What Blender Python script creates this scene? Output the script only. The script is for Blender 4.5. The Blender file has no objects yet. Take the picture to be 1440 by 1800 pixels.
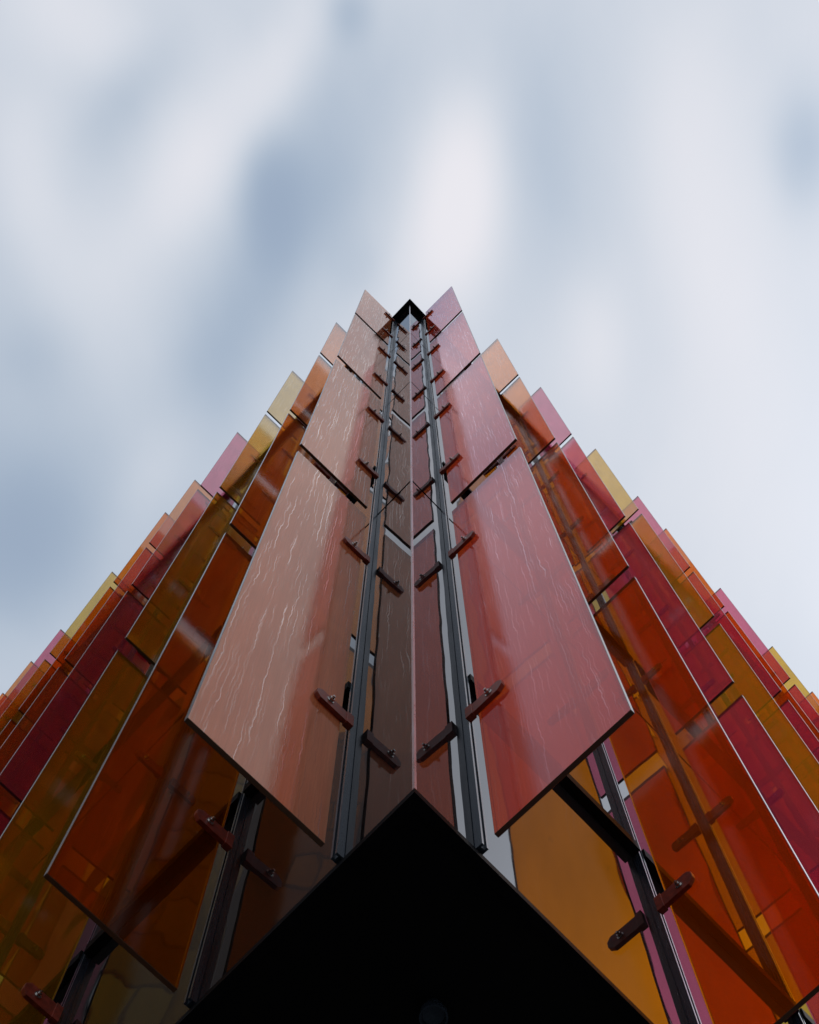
import bpy, bmesh, math, random
from mathutils import Vector, Matrix
R = math.radians
random.seed(7)
scn = bpy.context.scene
COL = scn.collection

# ------------------------------------------------------------------ camera
EYE = 1.6                                     # eye height above the pavement
PITCH = math.atan2(2700.0, 575.0)             # steep look upwards
cam_d = bpy.data.cameras.new('camera')
cam_d.sensor_fit = 'VERTICAL'
cam_d.sensor_height = 36.0
cam_d.lens = 54.0
cam_d.shift_x = 1.5 / 1800
cam_d.clip_start = 0.05
cam_d.clip_end = 2000.0
cam = bpy.data.objects.new('camera', cam_d)
COL.objects.link(cam)
cam.location = (0, 0, EYE)
cam.rotation_euler = (math.pi / 2 + PITCH, 0, 0)
scn.camera = cam

# ------------------------------------------------------------------ sky
SUN_EL, SUN_AZ = 45.0, 76.0                   # azimuth clockwise from +Y
world = bpy.data.worlds.new('World')
scn.world = world
world.use_nodes = True
wt = world.node_tree
wt.nodes.clear()


class NT:
    """small helper to write node trees"""
    def __init__(self, tree):
        self.t = tree

    def n(self, kind, props=None, **inp):
        nd = self.t.nodes.new(kind)
        for k, v in (props or {}).items():
            setattr(nd, k, v)
        for k, v in inp.items():
            key = int(k[1:]) if k[0] == 'i' and k[1:].isdigit() else k.replace('_', ' ')
            self.set(nd.inputs[key], v)
        return nd

    def set(self, sock, v):
        if isinstance(v, bpy.types.Node):
            v = v.outputs[0]
        if isinstance(v, bpy.types.NodeSocket):
            self.t.links.new(v, sock)
        else:
            sock.default_value = v

    def math(self, op, a, b=None, c=None, clamp=False):
        nd = self.t.nodes.new('ShaderNodeMath')
        nd.operation = op
        nd.use_clamp = clamp
        for i, v in enumerate((a, b, c)):
            if v is not None:
                self.set(nd.inputs[i], v)
        return nd.outputs[0]

    def vmath(self, op, a, b=None, scale=None):
        nd = self.t.nodes.new('ShaderNodeVectorMath')
        nd.operation = op
        self.set(nd.inputs[0], a)
        if b is not None:
            self.set(nd.inputs[1], b)
        if scale is not None:
            self.set(nd.inputs['Scale'], scale)
        return nd.outputs['Value'] if op in ('LENGTH', 'DOT_PRODUCT', 'DISTANCE') else nd.outputs[0]

    def ramp(self, fac, lo, hi, smooth=True):
        nd = self.t.nodes.new('ShaderNodeMapRange')
        nd.interpolation_type = 'SMOOTHSTEP' if smooth else 'LINEAR'
        nd.clamp = True
        self.set(nd.inputs[0], fac)
        nd.inputs[1].default_value = lo
        nd.inputs[2].default_value = hi
        return nd.outputs[0]

    def mixc(self, fac, a, b, blend='MIX'):
        nd = self.t.nodes.new('ShaderNodeMix')
        nd.data_type = 'RGBA'
        nd.blend_type = blend
        self.set(nd.inputs[0], fac)
        self.set(nd.inputs[6], a)
        self.set(nd.inputs[7], b)
        return nd.outputs[2]

    def mixs(self, fac, a, b):
        nd = self.t.nodes.new('ShaderNodeMixShader')
        self.set(nd.inputs[0], fac)
        self.set(nd.inputs[1], a)
        self.set(nd.inputs[2], b)
        return nd.outputs[0]


w = NT(wt)
sky = w.n('ShaderNodeTexSky', dict(sky_type='NISHITA', sun_disc=False, sun_elevation=R(SUN_EL),
                                   sun_rotation=R(SUN_AZ), air_density=1.0, dust_density=0.6, ozone_density=0.5))
bg_sky = w.n('ShaderNodeBackground', Color=sky, Strength=0.15)
geo = w.n('ShaderNodeTexCoord')
direc = geo.outputs['Generated']
sep = w.n('ShaderNodeSeparateXYZ', Vector=direc)
den = w.math('MAXIMUM', sep.outputs[2], 0.12)
px = w.math('DIVIDE', sep.outputs[0], den)     # position on the flat cloud layer
py = w.math('DIVIDE', sep.outputs[1], den)
plane = w.n('ShaderNodeCombineXYZ', X=px, Y=py, Z=0.0)
# wind-drawn long cloud bands: coordinates stretched along the wind
rot = w.n('ShaderNodeMapping', Vector=plane, Rotation=(0, 0, R(-28)), Scale=(1.0, 0.62, 1.0), Location=(3.1, 1.45, 0))
warp = w.n('ShaderNodeTexNoise', Vector=rot, Scale=2.6, Detail=1.0, Roughness=0.4)
warped = w.vmath('ADD', rot, w.vmath('SCALE', warp.outputs['Color'], scale=0.22))
nz1 = w.n('ShaderNodeTexNoise', Vector=warped, Scale=4.6, Detail=2.0, Roughness=0.42)
nz2 = w.n('ShaderNodeTexNoise', Vector=warped, Scale=2.0, Detail=1.0, Roughness=0.4)
nz3 = w.n('ShaderNodeTexNoise', Vector=warped, Scale=10.0, Detail=5.0, Roughness=0.5)
body = w.math('ADD', w.math('MULTIPLY', nz1.outputs[0], 0.55), w.math('MULTIPLY', nz2.outputs[0], 0.45))
body = w.math('ADD', body, w.math('MULTIPLY', w.math('SUBTRACT', nz3.outputs[0], 0.5), 0.40))


def bank(cx, cy, rx, ry, amt, ang=0.0):
    """one large cloud bank (or clearing, amt < 0) at a place on the cloud layer"""
    m = w.n('ShaderNodeMapping', dict(vector_type='TEXTURE'), Vector=w.vmath('ADD', plane, w.vmath('SCALE', warp.outputs['Color'], scale=0.05)),
            Location=(cx + 0.025, cy + 0.025, 0), Rotation=(0, 0, R(ang)), Scale=(rx, ry, 1))
    r2 = w.math('POWER', w.vmath('LENGTH', m), 2.0)
    return w.math('MULTIPLY', w.math('EXPONENT', w.math('MULTIPLY', r2, -1.0)), amt)


# banks and clearings: x, y, half sizes, thickness, turn
BANKS = [
    (-0.95, 0.35, 0.75, 1.0, -0.30, 0), (0.8, 0.3, 0.6, 0.9, +0.05, 0),
    (0.037, 0.005, 0.025, 0.053, +0.52, 8),
    (0.019, 0.045, 0.029, 0.043, +0.12, 30),
    (0.047, -0.092, 0.057, 0.051, -0.06, 0),
    (0.092, -0.023, 0.029, 0.077, -0.14, 0),
    (0.184, -0.044, 0.032, 0.080, +0.20, 0),
    (0.209, 0.056, 0.044, 0.080, +0.20, -6),
    (0.126, 0.092, 0.022, 0.048, +0.18, 0),
    (0.219, 0.194, 0.075, 0.100, +0.16, 0),
    (0.262, -0.026, 0.022, 0.042, -0.30, 0),
    (-0.090, 0.009, 0.022, 0.043, -0.34, -6),
    (-0.057, 0.002, 0.040, 0.053, -0.26, 10),
    (-0.102, 0.052, 0.026, 0.043, -0.16, 10),
    (-0.038, -0.109, 0.016, 0.020, -0.22, 0),
    (-0.035, -0.068, 0.043, 0.038, -0.12, 0),
    (-0.085, -0.072, 0.021, 0.052, +0.20, 28),
    (-0.140, -0.009, 0.022, 0.060, +0.22, 30),
    (-0.209, -0.099, 0.046, 0.031, +0.16, 30),
    (-0.175, -0.054, 0.021, 0.042, -0.16, 35),
    (-0.242, 0.002, 0.025, 0.057, +0.18, -6),
    (-0.201, 0.052, 0.033, 0.047, +0.10, 20),
    (-0.126, 0.114, 0.033, 0.056, -0.24, 20),
    (-0.207, 0.107, 0.056, 0.048, +0.04, 0),
    (-0.266, 0.236, 0.049, 0.066, -0.36, 30),
    (-0.244, 0.114, 0.030, 0.030, -0.12, 0),
    (-0.173, 0.190, 0.023, 0.058, +0.10, 35),
    (-0.029, 0.052, 0.022, 0.022, -0.10, 0),
    (0.097, 0.118, 0.033, 0.052, +0.06, 0),
]
cover = w.math('ADD', 0.64, w.math('MULTIPLY', w.math('SUBTRACT', body, 0.5), 0.5))
for b in BANKS:
    cover = w.math('ADD', cover, bank(*b))
mask = w.ramp(cover, 0.0, 0.75)
cloud_col = w.mixc(w.ramp(cover, 0.15, 1.15), (0.495, 0.585, 0.685, 1), (0.83, 0.82, 0.87, 1))
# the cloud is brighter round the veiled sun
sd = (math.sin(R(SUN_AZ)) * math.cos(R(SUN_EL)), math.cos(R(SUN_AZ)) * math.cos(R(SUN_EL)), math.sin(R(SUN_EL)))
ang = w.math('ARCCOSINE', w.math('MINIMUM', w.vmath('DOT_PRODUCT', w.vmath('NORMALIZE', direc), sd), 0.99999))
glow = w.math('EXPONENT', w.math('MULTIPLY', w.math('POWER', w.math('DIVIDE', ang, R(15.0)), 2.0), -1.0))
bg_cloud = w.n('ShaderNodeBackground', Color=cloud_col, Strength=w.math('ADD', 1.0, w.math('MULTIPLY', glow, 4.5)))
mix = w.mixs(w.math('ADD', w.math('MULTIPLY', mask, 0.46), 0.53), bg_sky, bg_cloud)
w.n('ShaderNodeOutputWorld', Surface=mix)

sun_d = bpy.data.lights.new('sun', 'SUN')
sun_d.energy = 0.8
sun_d.angle = R(10)
sun_d.color = (1.0, 0.95, 0.88)
sun = bpy.data.objects.new('sun', sun_d)
COL.objects.link(sun)
sun.rotation_euler = (R(90 - SUN_EL), 0, R(180 - SUN_AZ))
sun.location = (20, 10, 30)

scn.view_settings.view_transform = 'Standard'
scn.view_settings.look = 'None'
scn.view_settings.exposure = 0.0
scn.view_settings.gamma = 1.0
scn.view_settings.use_curve_mapping = False
scn.render.engine = 'CYCLES'
scn.cycles.use_denoising = True
scn.cycles.max_bounces = 14
scn.cycles.glossy_bounces = 8
scn.cycles.transmission_bounces = 8
scn.cycles.transparent_max_bounces = 40
scn.cycles.caustics_reflective = True


# ------------------------------------------------------------------ materials
def new_mat(name):
    m = bpy.data.materials.new(name)
    m.use_nodes = True
    m.node_tree.nodes.clear()
    return m, NT(m.node_tree)


def out(k, sh):
    k.n('ShaderNodeOutputMaterial', Surface=sh)


def plain(name, col, rough=0.5, metal=0.0, spec=0.5, var=0.25, scale=18.0, stretch=(1, 1, 0.2), bump=0.0, tint=(1, 1, 1)):
    m, k = new_mat(name)
    tc = k.n('ShaderNodeTexCoord')
    mp = k.n('ShaderNodeMapping', Vector=tc.outputs['Object'], Scale=stretch)
    nz = k.n('ShaderNodeTexNoise', Vector=mp, Scale=scale, Detail=6.0, Roughness=0.65)
    f = k.ramp(nz.outputs[0], 0.3, 0.7)
    c = k.mixc(f, [x * (1 - var) for x in col] + [1], [min(1, x * (1 + var)) for x in col] + [1])
    p = k.n('ShaderNodeBsdfPrincipled', Base_Color=c, Metallic=metal,
            Roughness=k.math('ADD', k.math('MULTIPLY', f, 0.12), rough - 0.06))
    p.inputs['Specular IOR Level'].default_value = spec
    p.inputs['Specular Tint'].default_value = (*tint, 1)
    if bump:
        b = k.n('ShaderNodeBump', Height=nz.outputs[0], Strength=bump, Distance=0.002)
        k.set(p.inputs['Normal'], b)
    out(k, p)
    return m


def face_ior(k, ior):
    g = k.n('ShaderNodeNewGeometry')
    # same reflectance on both faces of the sheet
    return k.math('ADD', ior, k.math('MULTIPLY', g.outputs['Backfacing'], 1.0 / ior - ior))


def fin_glass(name, tint, streak=0.15, film=0.03, milk=0.06, dust=(0.62, 0.55, 0.5), ior=1.40, rough=0.035, mirror=(0.98, 0.96, 0.96)):
    """coloured laminated glass: tint in transmission, Fresnel mirror, run-off streaks of dried dirt"""
    m, k = new_mat(name)
    tc = k.n('ShaderNodeTexCoord')
    inf = k.n('ShaderNodeObjectInfo')
    off = k.n('ShaderNodeCombineXYZ', X=k.math('MULTIPLY', inf.outputs['Random'], 13.0),
              Y=0.0, Z=k.math('MULTIPLY', inf.outputs['Random'], 37.0))
    P = k.vmath('ADD', tc.outputs['Object'], off)
    # --- trickles: contour lines of a noise drawn out down the pane, kinked by a finer noise
    kink = k.n('ShaderNodeTexNoise', Vector=k.n('ShaderNodeMapping', Vector=P, Scale=(26, 1, 22)), Scale=1.0, Detail=3.0, Roughness=0.6)
    kv = k.vmath('MULTIPLY', k.vmath('SUBTRACT', kink.outputs['Color'], (0.5, 0.5, 0.5)), (0.011, 0, 0.02))
    Pk = k.vmath('ADD', P, kv)
    wob = k.n('ShaderNodeTexNoise', Vector=k.n('ShaderNodeMapping', Vector=P, Scale=(9, 1, 4)), Scale=1.0, Detail=4.0, Roughness=0.62)
    wx = k.math('ADD', k.n('ShaderNodeSeparateXYZ', Vector=Pk).outputs[0], k.math('MULTIPLY', wob.outputs[0], 0.035))
    zz = k.n('ShaderNodeSeparateXYZ', Vector=P).outputs[2]

    def trickles(per_m, half, seed, zf, lo, hi):
        cell = k.math('ADD', k.math('MULTIPLY', wx, per_m), seed)
        idn = k.math('FLOOR', cell)
        jit = k.n('ShaderNodeTexWhiteNoise', dict(noise_dimensions='1D'), W=idn)
        d = k.math('ABSOLUTE', k.math('SUBTRACT', k.math('FRACT', cell), k.math('ADD', 0.3, k.math('MULTIPLY', jit.outputs[0], 0.4))))
        thin = k.math('SUBTRACT', 1.0, k.ramp(d, half * per_m * 0.35, half * per_m))
        vec = k.n('ShaderNodeCombineXYZ', X=k.math('MULTIPLY', idn, 3.71), Y=seed, Z=k.math('MULTIPLY', zz, zf))
        run = k.n('ShaderNodeTexNoise', Vector=vec, Scale=1.0, Detail=2.0, Roughness=0.6)
        return k.math('MULTIPLY', thin, k.ramp(run.outputs[0], lo, hi))
    patch = k.n('ShaderNodeTexNoise', Vector=k.n('ShaderNodeMapping', Vector=P, Scale=(7, 1, 1.2), Location=(9, 1, 4)), Scale=1.0, Detail=2.0, Roughness=0.6)
    pm = k.math('ADD', 0.25, k.ramp(patch.outputs[0], 0.36, 0.62))
    lines = k.math('MAXIMUM', trickles(48.0, 0.0019, 3.3, 1.5, 0.49, 0.62), k.math('MULTIPLY', trickles(95.0, 0.0015, 7.1, 2.8, 0.46, 0.66), 0.55))
    lines = k.math('MULTIPLY', lines, pm, clamp=True)
    # --- dried film: fine vertical grain and soft clouds
    grain = k.n('ShaderNodeTexNoise', Vector=k.n('ShaderNodeMapping', Vector=Pk, Scale=(210, 1, 2.2)), Scale=1.0, Detail=4.0, Roughness=0.7)
    cloud = k.n('ShaderNodeTexNoise', Vector=k.n('ShaderNodeMapping', Vector=P, Scale=(7, 1, 1.6)), Scale=1.0, Detail=3.0, Roughness=0.6)
    dirt = k.math('MULTIPLY', k.math('ADD', 0.38, k.math('MULTIPLY', k.ramp(grain.outputs[0], 0.25, 0.8), 0.24)), k.math('ADD', 0.45, cloud.outputs[0]))
    dirt = k.math('MULTIPLY', k.math('MULTIPLY', dirt, film * 2), k.math('SUBTRACT', 1.0, lines), clamp=True)
    # --- spots left where bolts and insects were
    spot = k.n('ShaderNodeTexVoronoi', dict(feature='F1'), Vector=k.n('ShaderNodeMapping', Vector=P, Scale=(5.5, 1, 2.2)), Scale=1.0, Randomness=1.0)
    sp = k.math('MULTIPLY', k.ramp(spot.outputs['Distance'], 0.055, 0.02), 0.35)
    # --- body
    tint_face = [math.sqrt(c) for c in tint]
    tv = k.mixc(k.ramp(cloud.outputs[0], 0.25, 0.75), [c * 0.93 for c in tint_face] + [1], [min(1, c * 1.04) for c in tint_face] + [1])
    tv = k.mixc(sp, tv, [c * 0.45 for c in tint_face] + [1])
    body = k.n('ShaderNodeBsdfTransparent', Color=tv)
    deposit = k.mixs(0.35, k.n('ShaderNodeBsdfDiffuse', Color=[*dust, 1]), k.n('ShaderNodeBsdfTranslucent', Color=[*[a * b for a, b in zip(dust, tint)], 1]))
    # the printed interlayer scatters part of the light that comes through
    body = k.mixs(milk, body, k.n('ShaderNodeBsdfTranslucent', Color=[*[c * 0.75 for c in tint], 1]))
    body = k.mixs(dirt, body, deposit)
    bump = k.n('ShaderNodeBump', Height=k.math('ADD', k.math('MULTIPLY', grain.outputs[0], 0.5), k.math('MULTIPLY', cloud.outputs[0], 1.2)),
               Strength=0.18, Distance=0.0010)
    rg = k.math('ADD', rough, k.math('MULTIPLY', k.ramp(grain.outputs[0], 0.35, 0.8), 0.06))
    gl = k.n('ShaderNodeBsdfGlossy', Color=[*mirror, 1], Roughness=rg, Normal=bump)
    fr = k.n('ShaderNodeFresnel', IOR=face_ior(k, ior))
    # rain has washed the trickles clean, so they mirror more than the dusty film around them
    fr = k.math('MULTIPLY', fr, k.math('ADD', 1.0 - 0.25 * film, k.math('MULTIPLY', lines, streak)), clamp=True)
    out(k, k.mixs(fr, body, gl))
    return m


def fin_edge(name, tint):
    m, k = new_mat(name)
    tc = k.n('ShaderNodeTexCoord')
    nz = k.n('ShaderNodeTexNoise', Vector=tc.outputs['Object'], Scale=30.0, Detail=4.0)
    c = k.mixc(nz.outputs[0], [0.05 * x for x in tint] + [1], [0.12 * x + 0.004 for x in tint] + [1])
    p = k.n('ShaderNodeBsdfPrincipled', Base_Color=c, Roughness=0.22)
    p.inputs['IOR'].default_value = 1.5
    out(k, p)
    return m


def facade_glass():
    """dark coated facade glazing, slightly wavy like toughened glass"""
    m, k = new_mat('facade_glass')
    tc = k.n('ShaderNodeTexCoord')
    inf = k.n('ShaderNodeObjectInfo')
    off = k.n('ShaderNodeCombineXYZ', X=k.math('MULTIPLY', inf.outputs['Random'], 17.0), Y=0.0, Z=k.math('MULTIPLY', inf.outputs['Random'], 29.0))
    P = k.vmath('ADD', tc.outputs['Object'], off)
    wv = k.n('ShaderNodeTexNoise', Vector=k.n('ShaderNodeMapping', Vector=P, Scale=(1.6, 1, 1.3)), Scale=1.0, Detail=1.5, Roughness=0.45)
    gr = k.n('ShaderNodeTexNoise', Vector=k.n('ShaderNodeMapping', Vector=P, Scale=(150, 1, 6)), Scale=1.0, Detail=3.0, Roughness=0.7)
    hb = k.math('ADD', wv.outputs[0], k.math('MULTIPLY', gr.outputs[0], 0.0012))
    bump = k.n('ShaderNodeBump', Height=hb, Strength=0.35, Distance=0.018)
    base = k.n('ShaderNodeBsdfDiffuse', Color=k.mixc(gr.outputs[0], (0.006, 0.006, 0.008, 1), (0.014, 0.012, 0.012, 1)))
    gl = k.n('ShaderNodeBsdfGlossy', Color=(0.66, 0.67, 0.69, 1), Roughness=0.015, Normal=bump)
    fr = k.n('ShaderNodeFresnel', IOR=1.55, Normal=bump)
    out(k, k.mixs(fr, base, gl))
    return m


TINT = dict(peach=(0.92, 0.31, 0.07), orange=(0.98, 0.25, 0.015), amber=(0.88, 0.255, 0.003), yellow=(0.90, 0.56, 0.06),
            pink=(0.82, 0.17, 0.29), apricot=(0.96, 0.34, 0.09), rose=(0.88, 0.20, 0.03))
M_fin = {
    'peach_streaked': fin_glass('peach_glass_streaked', TINT['peach'], 1.8, 0.44, 0.5, dust=(0.95, 0.40, 0.19), ior=1.29, mirror=(1.0, 0.83, 0.74)),
    'rose_streaked': fin_glass('rose_glass_streaked', TINT['rose'], 0.9, 0.17, 0.32, dust=(0.55, 0.08, 0.17), ior=1.27, mirror=(1.0, 0.83, 0.92)),
}
for nm in ('peach', 'orange', 'amber', 'yellow', 'pink', 'apricot', 'rose'):
    M_fin[nm] = fin_glass(nm + '_glass', TINT[nm], 0.55 if nm in ('amber', 'yellow') else 0.3, 0.03, 0.05 if nm == 'amber' else 0.20, dust=[c * 0.8 for c in TINT[nm]], ior=1.18 if nm in ('orange', 'amber') else 1.22)
M_edge = {nm: fin_edge(nm + '_glass_edge', t) for nm, t in TINT.items()}
M_face = facade_glass()
M_alu = plain('slate_aluminium', (0.014, 0.020, 0.030), rough=0.28, metal=0.0, spec=0.6, tint=(0.62, 0.8, 1.0), var=0.12, scale=40, stretch=(1, 1, 0.05))
M_trim = plain('pale_corner_metal', (0.42, 0.42, 0.47), rough=0.3, metal=0.8, var=0.1)
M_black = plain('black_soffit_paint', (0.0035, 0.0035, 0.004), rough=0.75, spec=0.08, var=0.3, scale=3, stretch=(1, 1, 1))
M_gasket = plain('black_rubber', (0.008, 0.008, 0.008), rough=0.6, spec=0.2)
M_flash = plain('black_metal_flashing', (0.005, 0.005, 0.006), rough=0.7, spec=0.04)
M_rust = plain('oxide_red_paint', (0.185, 0.030, 0.015), rough=0.45, spec=0.2, var=0.35, scale=60, stretch=(1, 1, 1), bump=0.2)
M_steel = plain('bolt_steel', (0.55, 0.54, 0.52), rough=0.25, metal=1.0, scale=80)
M_wall = plain('dark_render', (0.03, 0.03, 0.032), rough=0.8)
M_roofing = plain('grey_roofing', (0.16, 0.16, 0.16), rough=0.85, scale=6, stretch=(1, 1, 1))


def paving_mat():
    m, k = new_mat('grey_paving')
    tc = k.n('ShaderNodeTexCoord')
    nz = k.n('ShaderNodeTexNoise', Vector=tc.outputs['Object'], Scale=1.3, Detail=8.0, Roughness=0.6)
    br = k.n('ShaderNodeTexBrick', Vector=tc.outputs['Object'], Scale=2.0, Mortar_Size=0.012)
    br.inputs['Color1'].default_value = (0.085, 0.08, 0.078, 1)
    br.inputs['Color2'].default_value = (0.105, 0.10, 0.097, 1)
    br.inputs['Mortar'].default_value = (0.03, 0.03, 0.03, 1)
    c = k.mixc(k.math('MULTIPLY', nz.outputs[0], 0.6), br.outputs[0], (0.06, 0.06, 0.06, 1))
    out(k, k.n('ShaderNodeBsdfPrincipled', Base_Color=c, Roughness=0.8))
    return m


# ------------------------------------------------------------------ mesh helpers
def add_box(bm, lo, hi, mat=0):
    vs = [bm.verts.new((x, y, z)) for z in (lo[2], hi[2]) for y in (lo[1], hi[1]) for x in (lo[0], hi[0])]
    fs = [(0, 2, 3, 1), (4, 5, 7, 6), (0, 1, 5, 4), (2, 6, 7, 3), (0, 4, 6, 2), (1, 3, 7, 5)]
    res = [bm.faces.new([vs[i] for i in f]) for f in fs]
    for f in res:
        f.material_index = mat
    return res


def add_prism(bm, pts, axis, a, b, mat=0):
    """polygon pts (2-D) extruded along axis ('y' or 'z') from a to b"""
    def v(p, t):
        return (p[0], t, p[1]) if axis == 'y' else (p[0], p[1], t)
    A = [bm.verts.new(v(p, a)) for p in pts]
    B = [bm.verts.new(v(p, b)) for p in pts]
    n = len(pts)
    bm.faces.new(A).material_index = mat
    bm.faces.new(B[::-1]).material_index = mat
    for i in range(n):
        bm.faces.new((A[i], B[i], B[(i + 1) % n], A[(i + 1) % n])).material_index = mat


def finish(bm, name, mats, bevel=0.0):
    bmesh.ops.recalc_face_normals(bm, faces=bm.faces)
    if bevel:
        bmesh.ops.bevel(bm, geom=list(bm.edges), offset=bevel, segments=2, affect='EDGES', profile=0.5)
    me = bpy.data.meshes.new(name)
    bm.to_mesh(me)
    bm.free()
    for m in mats:
        me.materials.append(m)
    return me


def link(name, me, parent=None, mw=None, label=None):
    o = bpy.data.objects.new(name, me)
    COL.objects.link(o)
    if parent is not None:
        o.parent = parent
    if mw is not None:
        o.matrix_local = mw
    if label:
        o['label'] = label
    return o


# ------------------------------------------------------------------ plan of the building
S = 3.54                                       # storey height
C = Vector((0.0125, 1.270))                    # plan position of the sharp corner
FACE_AZ = {'L': R(-43.7), 'R': R(43.7)}        # the two facades run away from the corner
FIN_AZ = {'L': R(180 + 44.9), 'R': R(180 - 44.9)}   # the fins stand square off them
azv = lambda a: Vector((math.sin(a), math.cos(a)))
Z = lambda lv: EYE + lv * S
LEV0 = 0.875                                   # soffit and lowest fin edges
FINLEV = [LEV0 + i for i in range(4)]
FINTOP = {'L': 4.74, 'R': 4.80}
JOINTS = [LEV0, 1.875, 2.86, 3.83, 4.68]       # facade pane joints
FINGAP = 0.055                                 # open gap between two fin panels, in storeys
GAP_IN = 0.055                                 # fin stands this far off the facade glass
tips = {
    'L': [(-0.4725, 1.109), (-0.790, 1.4655), (-1.2731, 1.9911), (-1.8928, 2.6710), (-2.3793, 3.2078), (-2.7200, 3.5762),
          (-3.3444, 4.2634), (-3.9523, 4.9353), (-4.3071, 5.3126), (-4.6538, 5.6938)],
    'R': [(0.4735, 1.090), (0.980, 1.6600), (1.4700, 2.198), (2.099, 2.895), (2.590, 3.436), (2.920, 3.808),
          (3.565, 4.506), (4.194, 5.200), (4.685, 5.748)],
}
for s in tips:                                 # carry the rhythm on beyond the frame
    for step in (0.72, 0.92, 0.51, 0.72, 0.92):
        d = Vector(tips[s][-1]) - Vector(tips[s][-4])
        tips[s].append(tuple(Vector(tips[s][-1]) + d.normalized() * step))
colours = {
    'L': ['peach_streaked', 'amber', 'yellow', 'pink', 'apricot', 'orange', 'yellow', 'pink', 'apricot', 'orange', 'yellow', 'pink', 'apricot', 'orange', 'yellow'],
    'R': ['rose_streaked', 'amber', 'pink', 'yellow', 'pink', 'orange', 'pink', 'yellow', 'orange', 'pink', 'orange', 'yellow', 'pink', 'orange'],
}
WORDS = dict(peach_streaked='peach glass fin with pale dried run-off streaks', rose_streaked='rosy red glass fin with faint run-off streaks',
             orange='deep orange glass fin', amber='amber orange glass fin', yellow='mustard yellow glass fin', pink='magenta pink glass fin', apricot='apricot glass fin')

building = bpy.data.objects.new('office_building', None)
COL.objects.link(building)
building.location = (C.x, C.y, 0)
building['label'] = 'sharp corner office building clad in coloured glass fins, black soffit below and sky above'
building['category'] = 'building'
ORG = Matrix.Translation((-C.x, -C.y, 0))


def frame(p, xdir, z):
    """local matrix: x along xdir (plan), z up, y = z cross x, at plan point p and height z"""
    x = Vector((xdir.x, xdir.y, 0)).normalized()
    y = Vector((0, 0, 1)).cross(x)
    m = Matrix((x, y, Vector((0, 0, 1)))).transposed().to_4x4()
    return ORG @ Matrix.Translation((p.x, p.y, z)) @ m


DEPTH = 9.0
LENGTH = 10.5


def outline(off):
    """plan outline of the block, offset outwards by off from the two facades"""
    l, r = azv(FACE_AZ['L']), azv(FACE_AZ['R'])
    k = off / math.sin((FACE_AZ['R'] - FACE_AZ['L']))
    a = C - (l + r) * k
    return [a, a + r * (LENGTH + off), a + r * (LENGTH + off) + l * (LENGTH + off), a + l * (LENGTH + off)]


def slab(name, off, z0, z1, mats, top=0, bottom=0):
    bm = bmesh.new()
    add_prism(bm, [tuple(p - C) for p in outline(off)], 'z', z0, z1)
    me = finish(bm, name, mats)
    for f in me.polygons:
        if f.normal.z > 0.5:
            f.material_index = top
        elif f.normal.z < -0.5:
            f.material_index = bottom
    return link(name, me, building)


# large structure first: ground, core, soffit, roof
bm = bmesh.new()
bmesh.ops.create_circle(bm, cap_ends=True, segments=96, radius=600)
pav = link('pavement', finish(bm, 'pavement', [paving_mat()]))
pav['kind'] = 'structure'
pav['label'] = 'grey paved ground under the building'

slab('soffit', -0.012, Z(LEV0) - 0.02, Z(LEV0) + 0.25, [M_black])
slab('roof_cap', 0.052, Z(4.69), Z(4.69) + 0.035, [M_trim, M_black, M_roofing], top=2, bottom=1)
bm = bmesh.new()
q = [p - C for p in outline(-4.0)]
add_prism(bm, [tuple(p) for p in q], 'z', 0.0, Z(LEV0) - 0.02)
link('ground_floor_wall', finish(bm, 'ground_floor_wall', [M_wall]), building)
bm = bmesh.new()
add_prism(bm, [tuple(p - C) for p in outline(-0.16)], 'z', Z(LEV0) + 0.25, Z(4.69))
link('inner_wall', finish(bm, 'inner_wall', [M_wall]), building)

# drip flashing round the lower edge, mitred at the corner
bm = bmesh.new()
o1, o2 = [p - C for p in outline(0.005)], [p - C for p in outline(-0.024)]
add_prism(bm, [tuple(p) for p in (o1[0], o1[1], o2[1], o2[0], o2[3], o1[3])], 'z', Z(LEV0) - 0.026, Z(LEV0) - 0.003)
link('drip_flashing', finish(bm, 'drip_flashing', [M_flash]), building)

# corner trim: a thin pale angle where the two facades meet
bm = bmesh.new()
ol = outline(0.004)
k = 0.007
l, r = azv(FACE_AZ['L']), azv(FACE_AZ['R'])
a = ol[0] - C
poly = [a, a + r * k, a + r * k + l * k, a + l * k]
add_prism(bm, [tuple(p) for p in poly], 'z', Z(LEV0) - 0.004, Z(4.69) - 0.002)
link('corner_trim', finish(bm, 'corner_trim', [M_trim]), building)

# ------------------------------------------------------------------ shared part meshes
MW, MD = 0.021, 0.022                          # mullion front width and depth


def mullion_mesh(h):
    bm = bmesh.new()
    # profile in plan: x along the facade, y outwards; two raised lips with a groove between
    w2 = MW / 2
    pts = [(-w2, -0.02), (-w2, MD), (-0.0045, MD), (-0.0045, MD - 0.008), (0.0045, MD - 0.008), (0.0045, MD), (w2, MD), (w2, -0.02)]
    add_prism(bm, pts, 'z', 0.0, h)
    return finish(bm, 'mullion', [M_alu])


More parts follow.
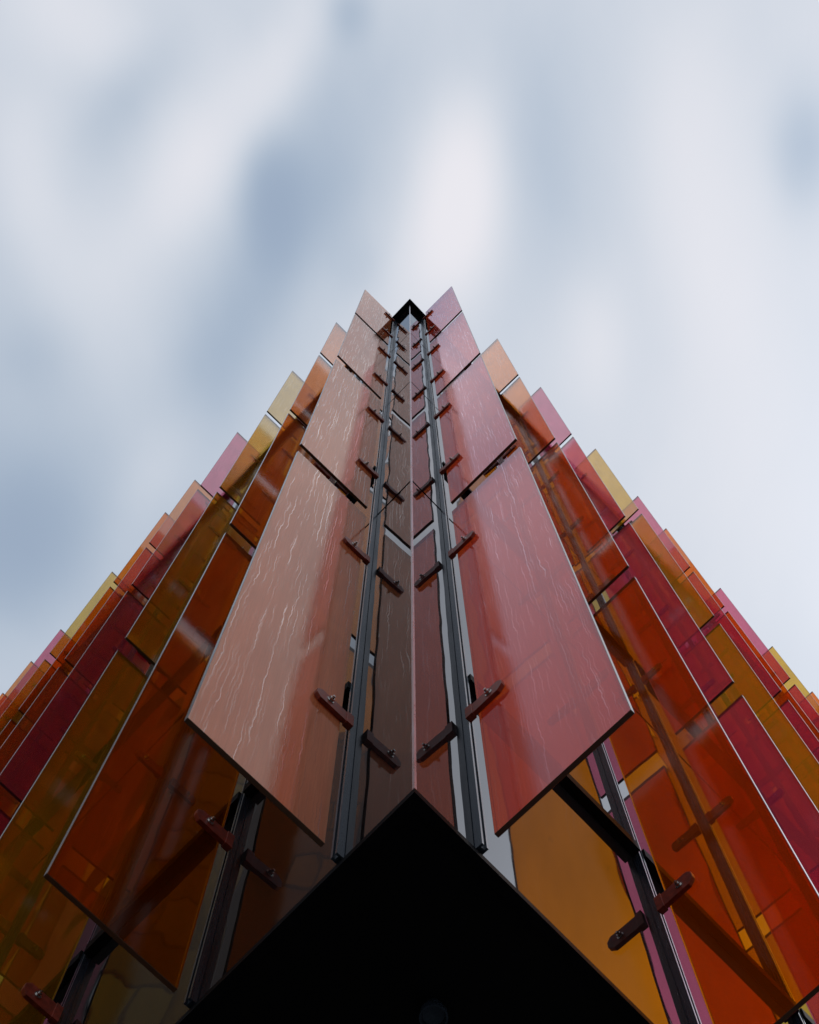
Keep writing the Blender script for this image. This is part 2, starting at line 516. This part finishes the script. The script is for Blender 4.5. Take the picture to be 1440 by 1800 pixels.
def bracket_mesh():
    """clamping plate: x outwards along the fin, z up, chamfered nose; y = thickness"""
    bm = bmesh.new()
    L_, H_ = 0.112, 0.066
    pts = [(0.0, -H_ / 2), (L_ - 0.014, -H_ / 2), (L_, -H_ / 2 + 0.018), (L_, H_ / 2 - 0.02), (L_ - 0.018, H_ / 2), (0.0, H_ / 2)]
    add_prism(bm, pts, 'y', -0.007, 0.007)
    # foot welded to the mullion front
    add_box(bm, (-0.020, -0.010, -H_ / 2 - 0.004), (0.004, 0.010, H_ / 2 + 0.004))
    return finish(bm, 'bracket', [M_rust], bevel=0.0010)


def bolt_mesh():
    bm = bmesh.new()
    hexa = [(0.0085 * math.cos(R(60 * i)), 0.0085 * math.sin(R(60 * i))) for i in range(6)]
    wash = [(0.012 * math.cos(R(22.5 * i)), 0.012 * math.sin(R(22.5 * i))) for i in range(16)]
    shank = [(0.0045 * math.cos(R(45 * i)), 0.0045 * math.sin(R(45 * i))) for i in range(8)]
    add_prism(bm, wash, 'y', 0.0, 0.002)
    add_prism(bm, hexa, 'y', 0.002, 0.010)
    add_prism(bm, shank, 'y', 0.010, 0.017)
    return finish(bm, 'bolt', [M_steel])


ME_bracket, ME_bolt = bracket_mesh(), bolt_mesh()
FT = 0.013                                     # glass fin thickness


def fin_mesh(length, h, colour):
    edge = M_edge[colour.replace('_streaked', '')]
    bm = bmesh.new()
    add_box(bm, (0, -FT / 2, 0), (length, FT / 2, h), 1)
    bmesh.ops.recalc_face_normals(bm, faces=bm.faces)
    bmesh.ops.bevel(bm, geom=list(bm.edges), offset=0.0012, segments=1, affect='EDGES')
    for f in bm.faces:
        f.material_index = 0 if abs(f.normal.y) > 0.99 else 1
    return finish(bm, 'glass_fin', [M_fin[colour], edge])


def pane_mesh(wd, h):
    bm = bmesh.new()
    add_box(bm, (0, -0.024, 0), (wd, 0, h))
    me = finish(bm, 'facade_pane', [M_face])
    return me


# ------------------------------------------------------------------ the two facades
for s in ('L', 'R'):
    fdir, outd = azv(FACE_AZ[s]), azv(FIN_AZ[s])
    nrm = Vector((-fdir.y, fdir.x))            # plan normal pointing outwards
    if nrm.y > 0:
        nrm = -nrm
    # feet of the fins on the facade line
    feet = []
    for t in tips[s]:
        t = Vector(t)
        # solve t = C + fdir*u + outd*v
        det = fdir.x * outd.y - fdir.y * outd.x
        dx = t - C
        u = (dx.x * outd.y - dx.y * outd.x) / det
        v = (fdir.x * dx.y - fdir.y * dx.x) / det
        feet.append((u, v))
    me_mull = mullion_mesh(Z(4.69) - Z(LEV0) - 0.004)
    for i, (u, v) in enumerate(feet):
        foot = C + fdir * u
        mm = frame(foot, fdir, Z(LEV0) + 0.002)
        if s == 'R':                            # y must point outwards on both faces
            mm = frame(foot, -fdir, Z(LEV0) + 0.002)
        yv = (mm.to_3x3() @ Vector((0, 1, 0))).xy
        if yv.dot(nrm) < 0:
            mm = mm @ Matrix.Rotation(math.pi, 4, 'Z')
        link('mullion', me_mull, building, mm)
        colour = colours[s][i]
        flen = v - GAP_IN
        # fin panels, bottom to top
        shared = {}
        for kx, lv in enumerate(FINLEV):
            z0 = Z(lv)
            z1 = Z(FINTOP[s]) if kx == 3 else Z(lv + 1 - FINGAP)
            key = round(z1 - z0, 4)
            if key not in shared:
                shared[key] = fin_mesh(flen, z1 - z0, colour)
            p = foot + outd * GAP_IN
            tilt = R(random.uniform(-0.6, 0.6))
            link('glass_fin', shared[key], building,
                 frame(p, outd, z0) @ Matrix.Rotation(tilt, 4, 'Z'), WORDS[colour])
            # two clamping brackets per panel, on the corner side of the glass
            for fz in (0.225, 0.735):
                zb = Z(lv + fz)
                side = 1.0 if s == 'L' else -1.0
                bmx = frame(foot + outd * (MD + 0.0225), outd, zb)
                # corner side of the fin
                ydir = (bmx.to_3x3() @ Vector((0, 1, 0))).xy
                sg = 1.0 if ydir.dot(-fdir) > 0 else -1.0
                rotm = Matrix.Identity(4) if sg > 0 else Matrix.Rotation(math.pi, 4, 'X')
                b = link('bracket', ME_bracket, building, bmx @ Matrix.Translation((0, sg * (FT / 2 + 0.0085), 0)) @ rotm)
                link('bolt', ME_bolt, b, Matrix.Translation((0.066, 0.007, 0.003)))
    # facade panes between the mullions, storey by storey
    us = [0.0] + [u for u, v in feet]
    for bay in range(len(us) - 1):
        a0 = us[bay] + (0.0045 if bay == 0 else MW / 2 + 0.002)
        a1 = us[bay + 1] - MW / 2 - 0.002
        cache = {}
        for kx in range(4):
            z0, z1 = Z(JOINTS[kx]) + (0.020 if kx else 0.004), Z(JOINTS[kx + 1]) - 0.020
            key = round(z1 - z0, 4)
            if key not in cache:
                cache[key] = pane_mesh(a1 - a0, z1 - z0)
            # x runs so that y points outwards
            if s == 'L':
                base, xd = C + fdir * a1, -fdir
            else:
                base, xd = C + fdir * a0, fdir
            mm = frame(base, xd, z0)
            yv = (mm.to_3x3() @ Vector((0, 1, 0))).xy
            if yv.dot(nrm) < 0:
                base = C + fdir * (a0 if s == 'L' else a1)
                mm = frame(base, -xd, z0)
            link('facade_pane', cache[key], building, mm)
        # dark rail across each bay beyond the first, a little above floor level
        if bay >= 1:
            for kx in range(2):
                bm = bmesh.new()
                add_box(bm, (0, 0.001, -0.026), (a1 - a0, 0.030, 0.026))
                mm = frame(C + fdir * a0, fdir, Z(1.21 + kx))
                yv = (mm.to_3x3() @ Vector((0, 1, 0))).xy
                if yv.dot(nrm) < 0:
                    mm = frame(C + fdir * a1, -fdir, Z(1.21 + kx))
                link('rail', finish(bm, 'rail', [M_flash]), building, mm)
    # black gasket grid behind the panes (shows as the joint lines)
    bm = bmesh.new()
    add_box(bm, (0, -0.05, Z(LEV0) + 0.0), (LENGTH - 0.1, -0.005, Z(4.69) - 0.002))
    mm = frame(C + fdir * 0.01, fdir, 0)
    yv = (mm.to_3x3() @ Vector((0, 1, 0))).xy
    if yv.dot(nrm) < 0:
        mm = frame(C + fdir * (LENGTH - 0.09), -fdir, 0)
    link('gasket', finish(bm, 'gasket', [M_gasket]), building, mm)
# ------------------------------------------------------------------ unseen tower, added off to the left to block sky
# (made-up dark mass that the lower left glass mirrors in place of sky)
tower = bpy.data.objects.new('added_tower_block', None)
COL.objects.link(tower)
TW, TD, TH = 8.6, 9.0, 38.5
ta = R(-74)
tower.location = (13.2 * math.sin(ta), 13.2 * math.cos(ta), 0)
tower.rotation_euler = (0, 0, -ta)
tower['label'] = 'unseen dark brown tower block, added to darken the reflections in the lower left glass'
tower['category'] = 'tower'
bm = bmesh.new()
add_box(bm, (-TW / 2, 0, 0), (TW / 2, TD, TH))
add_box(bm, (-TW / 2 - 0.15, -0.15, TH), (TW / 2 + 0.15, TD + 0.15, TH + 0.5))
link('wall', finish(bm, 'wall', [plain('dark_brown_brick', (0.05, 0.036, 0.03), rough=0.85, scale=9, stretch=(1, 1, 1))]), tower)
bm = bmesh.new()
add_box(bm, (-0.75, -0.04, 0), (0.75, 0.02, 0.07))
add_box(bm, (-0.75, -0.04, 1.63), (0.75, 0.02, 1.7))
for x in (-0.75, -0.035, 0.68):
    add_box(bm, (x, -0.038, 0.07), (x + 0.07, 0.02, 1.63))
me_fr = finish(bm, 'window', [M_flash])
bm = bmesh.new()
add_box(bm, (-0.70, -0.012, 0.06), (0.70, 0.005, 1.64))
me_gl = finish(bm, 'pane', [plain('tower_window_glass', (0.01, 0.011, 0.013), rough=0.08, spec=0.5)])
for fl in range(11):  # windows made up along with the added tower
    for cx in (-2.9, 0.0, 2.9):
        wd = link('window', me_fr, tower, Matrix.Translation((cx, 0, 1.6 + fl * 3.2)))
        link('pane', me_gl, wd)

# ------------------------------------------------------------------ round lamp under the soffit
bm = bmesh.new()
n = 28
prof = [(0.0, 0.0), (0.018, 0.0), (0.018, -0.022), (0.030, -0.030), (0.032, -0.052), (0.028, -0.052), (0.024, -0.040), (0.0, -0.038)]
rings = []
for rr, zz in prof:
    if rr == 0:
        rings.append([bm.verts.new((0, 0, zz))])
    else:
        rings.append([bm.verts.new((rr * math.cos(2 * math.pi * i / n), rr * math.sin(2 * math.pi * i / n), zz)) for i in range(n)])
for A, B in zip(rings, rings[1:]):
    for i in range(n):
        j = (i + 1) % n
        if len(A) == 1:
            bm.faces.new((A[0], B[i], B[j]))
        elif len(B) == 1:
            bm.faces.new((A[i], A[j], B[0]))
        else:
            bm.faces.new((A[i], B[i], B[j], A[j]))
lamp = link('soffit_lamp', finish(bm, 'soffit_lamp', [M_alu]))
lamp.location = (0.054, 1.765, Z(LEV0) - 0.02)
lamp['label'] = 'small round unlit black lamp fixed under the dark soffit'
lamp['category'] = 'lamp'
